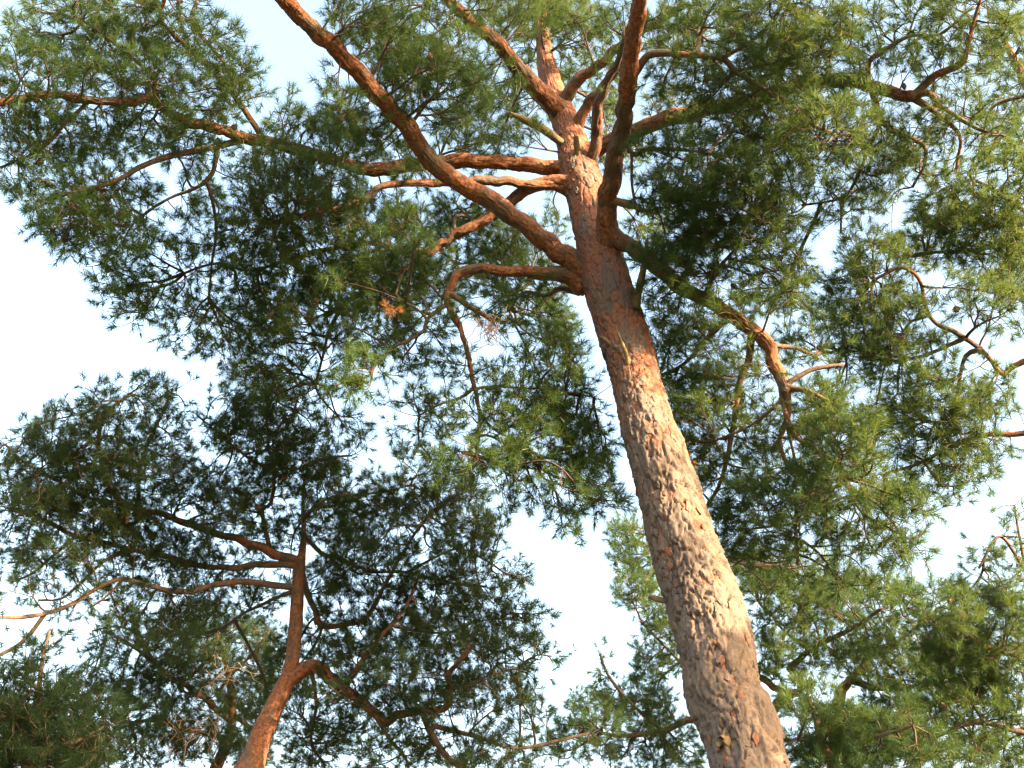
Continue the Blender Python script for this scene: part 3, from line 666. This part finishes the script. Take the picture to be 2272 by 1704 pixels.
pine_tree('tall pine just outside the right side of the view, known by its shade', T10, L10, C10, cone_count=0, gray0=.5, n_need=22, need_w=.010)

# ------------------------------------------------------------------ pine at the lower right edge
T6 = world_trunk([(6.5, 9.6, 2.0, .16), (6.35, 9.6, 4.0, .15), (6.2, 9.6, 6.0, .13), (6.1, 9.6, 8.0, .09), (6.1, 9.6, 9.2, .03)])
L6 = [([(2480,1500),(2380,1480),(2272,1460),(2180,1430),(2080,1370),(2010,1350)],16,5,-.4,1),([(2460,1660),(2360,1640),(2260,1620),(2160,1600),(2079,1632)],16,6,-.4,1),([(2450,1350),(2360,1330),(2272,1260),(2220,1190),(2170,1260)],14,4,-.3,1),
      ([(2272,1250),(2260,1180),(2250,1120)],7,3,0,0)]
C6 = '''2150 1230 55 50 0.72;2195 1160 30 50 0.60;2180 1330 50 70 1.44;2100 1300 70 45 1.56;2030 1320 80 50 1.44;2120 1400 100 60 1.68;2180 1480 50 80 1.56;2060 1390 80 50 1.32;2090 1530 90 60 1.32;2180 1600 50 70 1.32;2060 1620 80 50 1.08'''
pine_tree('yellow-green sunlit pine boughs at the lower right edge', T6, L6, C6, cone_count=10, gray0=.4)

# ------------------------------------------------------------------ pine behind the main trunk
T5 = [(1610,1800,60,12.4),(1625,1704,54,12.6),(1640,1620,48,12.8),(1625,1540,40,13.0),(1580,1440,32,13.2),(1545,1340,24,13.4),(1500,1230,15,13.6),(1470,1150,8,13.8)]
L5 = [([(1640,1620),(1697,1594),(1725,1557),(1742,1543),(1718,1522),(1697,1508),(1680,1505)],24,12,-.5,1),
      ([(1742,1543),(1773,1533),(1773,1505),(1759,1491),(1749,1481),(1797,1443),(1856,1412),(1907,1381),(1959,1350)],16,6,-.4,1),
      ([(1797,1443),(1740,1400),(1700,1350)],7,3,0,0),
      ([(1635,1600),(1557,1598),(1512,1601),(1467,1622),(1390,1630),(1323,1625)],18,6,-.4,1),
      ([(1620,1530),(1540,1500),(1480,1440),(1420,1380)],12,4,-.3,1),
      ([(1467,1620),(1400,1560),(1350,1500),(1330,1450)],8,4,0,0)]
C5 = '''1680 1290 70 60 1.80;1780 1300 80 50 1.50;1700 1380 80 50 1.35;1820 1370 100 50 1.05;1680 1440 50 35 1.05;1780 1430 80 35 0.90;1360 1180 50 70 1.50;1370 1280 50 45 1.50;1425 1330 40 40 1.50;1440 1380 35 40 1.35;1420 1430 60 45 1.35;1380 1510 80 50 1.50;1290 1550 70 50 1.65;1300 1490 30 40 0.90;1230 1600 80 40 1.50;1420 1570 60 50 1.35;1380 1630 100 40 1.50;1480 1630 50 45 1.20;1620 1250 50 60 1.20;1400 1230 40 60 1.35'''
pine_tree('pine half hidden behind the big leaning trunk with crooked limbs either side', T5, L5, C5, cone_count=14, gray0=.3)

# ------------------------------------------------------------------ forked pine, right background
T7 = [(1835,1900,34,13.4),(1845,1750,28,13.6),(1862,1557,22,13.8),(1876,1522,18,13.9),(1890,1505,15,13.9),(1917,1474,13,14),(1931,1447,11,14),(1959,1436,10,14),(1993,1423,7,14)]
L7 = [([(1886,1508),(1924,1522),(1959,1529),(2027,1522),(2089,1515),(2148,1510)],16,6,-.5,1),([(2089,1515),(2065,1574),(2075,1615),(2060,1660)],8,4,0,0),([(2079,1632),(2148,1605),(2182,1591)],7,4,0,0),
      ([(1990,1424),(2040,1390),(2090,1350)],7,3,-.2,1),([(2060,1519),(2080,1480),(2100,1440)],7,3,0,0)]
C7 = '''1900 1290 90 45 1.65;1920 1370 80 45 1.20;1950 1450 90 50 1.05;1880 1470 50 35 0.90;2000 1540 80 45 1.05;2020 1430 60 40 1.20;1990 1620 60 45 1.20;2000 1480 80 50 1.1;1900 1540 80 40 1.1;1850 1420 80 40 .9;2080 1450 70 60 1.2;2120 1620 60 40 1'''
pine_tree('far pine with a forked reddish stem right of the big trunk', T7, L7, C7, cone_count=4, gray0=.2)

# ------------------------------------------------------------------ young pine, bottom right of the trunk
T8 = [(1890,2000,34,7.8),(1870,1800,26,8.0),(1850,1704,20,8.1),(1822,1640,15,8.2),(1806,1580,10,8.3),(1790,1540,6,8.4)]
L8 = [([(1840,1680),(1900,1650),(1960,1630),(2020,1610)],9,4,-.2,1),([(1830,1660),(1780,1640),(1740,1650)],8,4,-.2,1),([(1815,1610),(1860,1580),(1920,1590)],7,3,.2,1)]
C8 = '''1760 1540 75 45 1.5;1830 1600 105 60 1.6;1930 1600 90 50 1.3;1740 1630 65 40 1.4;1800 1650 100 30 1.3;1920 1650 90 30 1.1'''
pine_tree('bright young pine top beside the foot of the big trunk', T8, L8, C8, cone_count=0, gray0=.4)

# ------------------------------------------------------------------ details on the big pine
base1 = main['base']
def stub(name, pts, mat, label=None, parent=None, dr=0.0):
    """pts [(x,y,w)], standing at the trunk's depth there (+dr)"""
    p = np.array(pts, float); pr = main['proj']
    k = int(np.hypot(pr[:, 0] - p[0, 0], pr[:, 1] - p[0, 1]).argmin()); r0 = pr[k, 2] + dr
    Wp = at(p[:, 0], p[:, 1], np.full(len(p), r0)); Rp = p[:, 2] * .5 * r0 / FPX
    CRs = catmull(np.column_stack([Wp, Rp]), .015)
    R_ = np.maximum(CRs[:, 3], .002)
    me = bark_tube(name, CRs[:, :3], R_, 14, mat, base1, .006, .018, np.full(len(CRs), .5), p[0, 0] % 17)
    me2 = []
    for k in range(4):   # torn fibres at the broken end
        q = CRs[-1, :3]; dv = unit((CRs[-1, :3] - CRs[-4, :3])[None])[0]; b = CRs[-4, :3] + rng.normal(0, .5, 3) * R_[-4]
        e = q + dv * rng.uniform(.0, .06) + rng.normal(0, .6, 3) * R_[-4]
        v, f = ring_tubes(b[None], e[None], dv[None], unit((dv + rng.normal(0, .3, 3))[None]), np.array([R_[-4] * .4 + .002]), np.array([.0008]), 3, 5); me2.append((v, f))
    n0 = len(me.vertices); co = np.empty(n0 * 3, np.float32); me.vertices.foreach_get('co', co); Vv = [co.reshape(-1, 3)]
    li_ = np.empty(len(me.loops), np.int32); me.loops.foreach_get('vertex_index', li_); Ff = [li_.reshape(-1, 4)]; o0 = n0
    for v, f in me2: Vv.append(v - base1); Ff.append(f + o0); o0 += len(v)
    me = mesh_from(name, np.vstack(Vv), np.vstack(Ff), mat, False)
    o = link(name, me, parent or main['root'])
    if label: o['label'] = label
    return o
stub('broken_branch', [(1410,692,18),(1416,650,17),(1423,618,15),(1433,567,10),(1435,545,6),(1437,528,2)], M_SPLINT, 'long pale splintered branch stub', dr=-.12)
stub('broken_branch', [(1396,818,12),(1392,795,11),(1385,773,8),(1378,755,5),(1371,737,2)], M_SPLINT, 'mossy splinter on the trunk face', dr=-.20)
stub('broken_branch', [(1285,362,15),(1282,340,13),(1279,318,12),(1278,302,10)], M_STUB, 'dark upright stub', dr=-.18)
stub('broken_branch', [(1352,444,17),(1375,449,18),(1400,455,16),(1421,461,13)], M_SPLINT, 'cream snapped branch end', dr=-.02)
stub('broken_branch', [(1262,330,15),(1240,312,17),(1203,285,18),(1161,265,15),(1131,251,6)], M_STUB, 'grey dead branch', dr=-.10)
stub('broken_branch', [(1362,768,10),(1350,760,9),(1335,747,4)], M_SPLINT, dr=-.18)
stub('broken_branch', [(1490,1338,11),(1460,1330,10),(1440,1323,7)], M_STUB, dr=-.05)
stub('broken_branch', [(1528,1418,9),(1512,1405,8),(1500,1388,4)], M_SPLINT, dr=-.08)
stub('broken_branch', [(1608,1648,32),(1614,1640,26),(1617,1634,16)], M_STUB, 'dark knot of a lost branch', dr=-.20)

# curled dead twigs below the drooping limb
def curl_twigs(cx, cy, r, spread, n, parent, off):
    c = at(cx, cy, r); Vs, Fs, o_ = [], [], 0
    foot = c + np.array([0, 0, spread * .7])
    A, B, TA, TB = [], [], [], []
    for i in range(n):
        a = foot + rng.normal(0, spread * .25, 3); d = unit(rng.normal(size=(1, 3)) + np.array([[0, 0, -.6]]))[0]
        for k in range(4):
            b = a + d * rng.uniform(.35, .6) * spread
            nd_ = unit((d + rng.normal(0, .65, 3) + np.array([0, 0, -.15]))[None])[0]
            A.append(a); B.append(b); TA.append(d); TB.append(nd_); a, d = b, nd_
    A, B, TA, TB = map(np.array, (A, B, TA, TB))
    v, f = ring_tubes(A, B, TA, TB, np.full(len(A), .0035), np.full(len(A), .0026), 4, 4)
    return link('dead_twigs', mesh_from('dead_twigs', v - off, f, M_DEAD), parent, 'stuff')
curl_twigs(1090, 740, 8.75, .13, 34, main['limbs'][4], base1)
curl_twigs(500, 1520, 12.6, .22, 16, back_left['limbs'][0], back_left['base'])
curl_twigs(430, 1660, 12.6, .30, 30, back_left['limbs'][0], back_left['base'])
curl_twigs(1010, 1430, 10.2, .20, 24, left['limbs'][0], left['base'])

# dry brown needle tufts
def dry_tuft(x, y, r, parent, off, n=5, sp=.03):
    c = at(x, y, r); P_ = c + rng.normal(0, sp, (n, 3)); D_ = unit(rng.normal(0, .5, (n, 3)) + np.array([0, 0, -.6]))
    link('dry_needles', shoots_mesh(P_, D_, off, M_DRY, 60, .075, .0034), parent, 'stuff')
dry_tuft(872, 684, 8.4, main['limbs'][4], base1)
dry_tuft(1052, 1000, 8.4, main['limbs'][4], base1)
dry_tuft(1530, 1010, 8.6, main['limbs'][4], base1, 7, .06)
dry_tuft(1452, 575, 9.0, main['limbs'][4], base1, 3)
dry_tuft(728, 925, 10.6, left['limbs'][0], left['base'], 2, .01)

# loose bark plates on the big trunk, each one a flake of its own
def flake_mesh(k):
    m = 9; w, h, t = .020 + .003 * (k % 4), .038 + .008 * (k % 3), .0035
    ang = np.linspace(0, 2 * math.pi, m, endpoint=False) + rng.uniform(-.2, .2, m)
    rr = rng.uniform(.6, 1.15, m); x = w * np.cos(ang) * rr; y = h * np.sin(ang) * rr
    z = -(x / .2) ** 2 * .1
    top = np.stack([x * .86, y * .88, z + t + rng.uniform(-.003, .002, m)], -1); bot = np.stack([x, y, z - .006], -1)
    V = np.vstack([top, bot, [[0, 0, t * 1.05]]])
    F = [(i, (i + 1) % m, m + (i + 1) % m, m + i) for i in range(m)]
    F = [(a, d, c, b) for a, b, c, d in F]
    T = [(i, (i + 1) % m, 2 * m) for i in range(m)]
    me = bpy.data.meshes.new('bark_plate'); me.from_pydata(V.tolist(), [], F + T)
    for nm, v in (('plate', 1.0), ('tone', float(rng.uniform())), ('gray', float(rng.uniform(.35, 1.0)))):
        a = me.attributes.new(nm, 'FLOAT', 'POINT'); a.data.foreach_set('value', np.full(len(V), v, np.float32))
    a = me.attributes.new('bark_co', 'FLOAT_VECTOR', 'POINT'); a.data.foreach_set('vector', (V + k * 1.7).astype(np.float32).ravel())
    me.materials.append(M_TRUNK); me.update()
    return me
FL = [flake_mesh(k) for k in range(16)]
Cm, Rm = main['C'], main['R']; Tm, Nm, Bm = frames(Cm)
vis = np.where((Cm[:, 2] > 3.9) & (Cm[:, 2] < 10.2))[0]
for i in range(290):
    k = int(rng.choice(vis)); toc = unit((CAM - Cm[k])[None])[0]
    tn = unit((toc - Tm[k] * (toc @ Tm[k]))[None])[0]; sd = np.cross(Tm[k], tn)
    a = rng.uniform(-1.45, 1.45); nrm = tn * math.cos(a) + sd * math.sin(a)
    th = math.atan2(nrm @ Bm[k], nrm @ Nm[k])
    y_ = Tm[k]; x_ = np.cross(y_, nrm)
    q = rng.normal(0, .12); x2 = x_ * math.cos(q) + y_ * math.sin(q); y2 = -x_ * math.sin(q) + y_ * math.cos(q)
    sc = rng.uniform(.65, 1.25) * (1.0 if Cm[k, 2] < 7 else .8)
    big = (vnoise(np.array([[math.cos(th) * Rm[k], math.sin(th) * Rm[k], k * .016]]) * 2.2, 2.0) - .5)[0]
    pos = Cm[k] + nrm * (Rm[k] * (1 + .06 * big) + .004) - base1
    Mx = Matrix(((x2[0] * sc, y2[0] * sc, nrm[0], pos[0]), (x2[1] * sc, y2[1] * sc, nrm[1], pos[1]), (x2[2] * sc, y2[2] * sc, nrm[2], pos[2]), (0, 0, 0, 1)))
    o = link('bark_plate', FL[i % 16], main['trunk']); o.matrix_basis = Mx
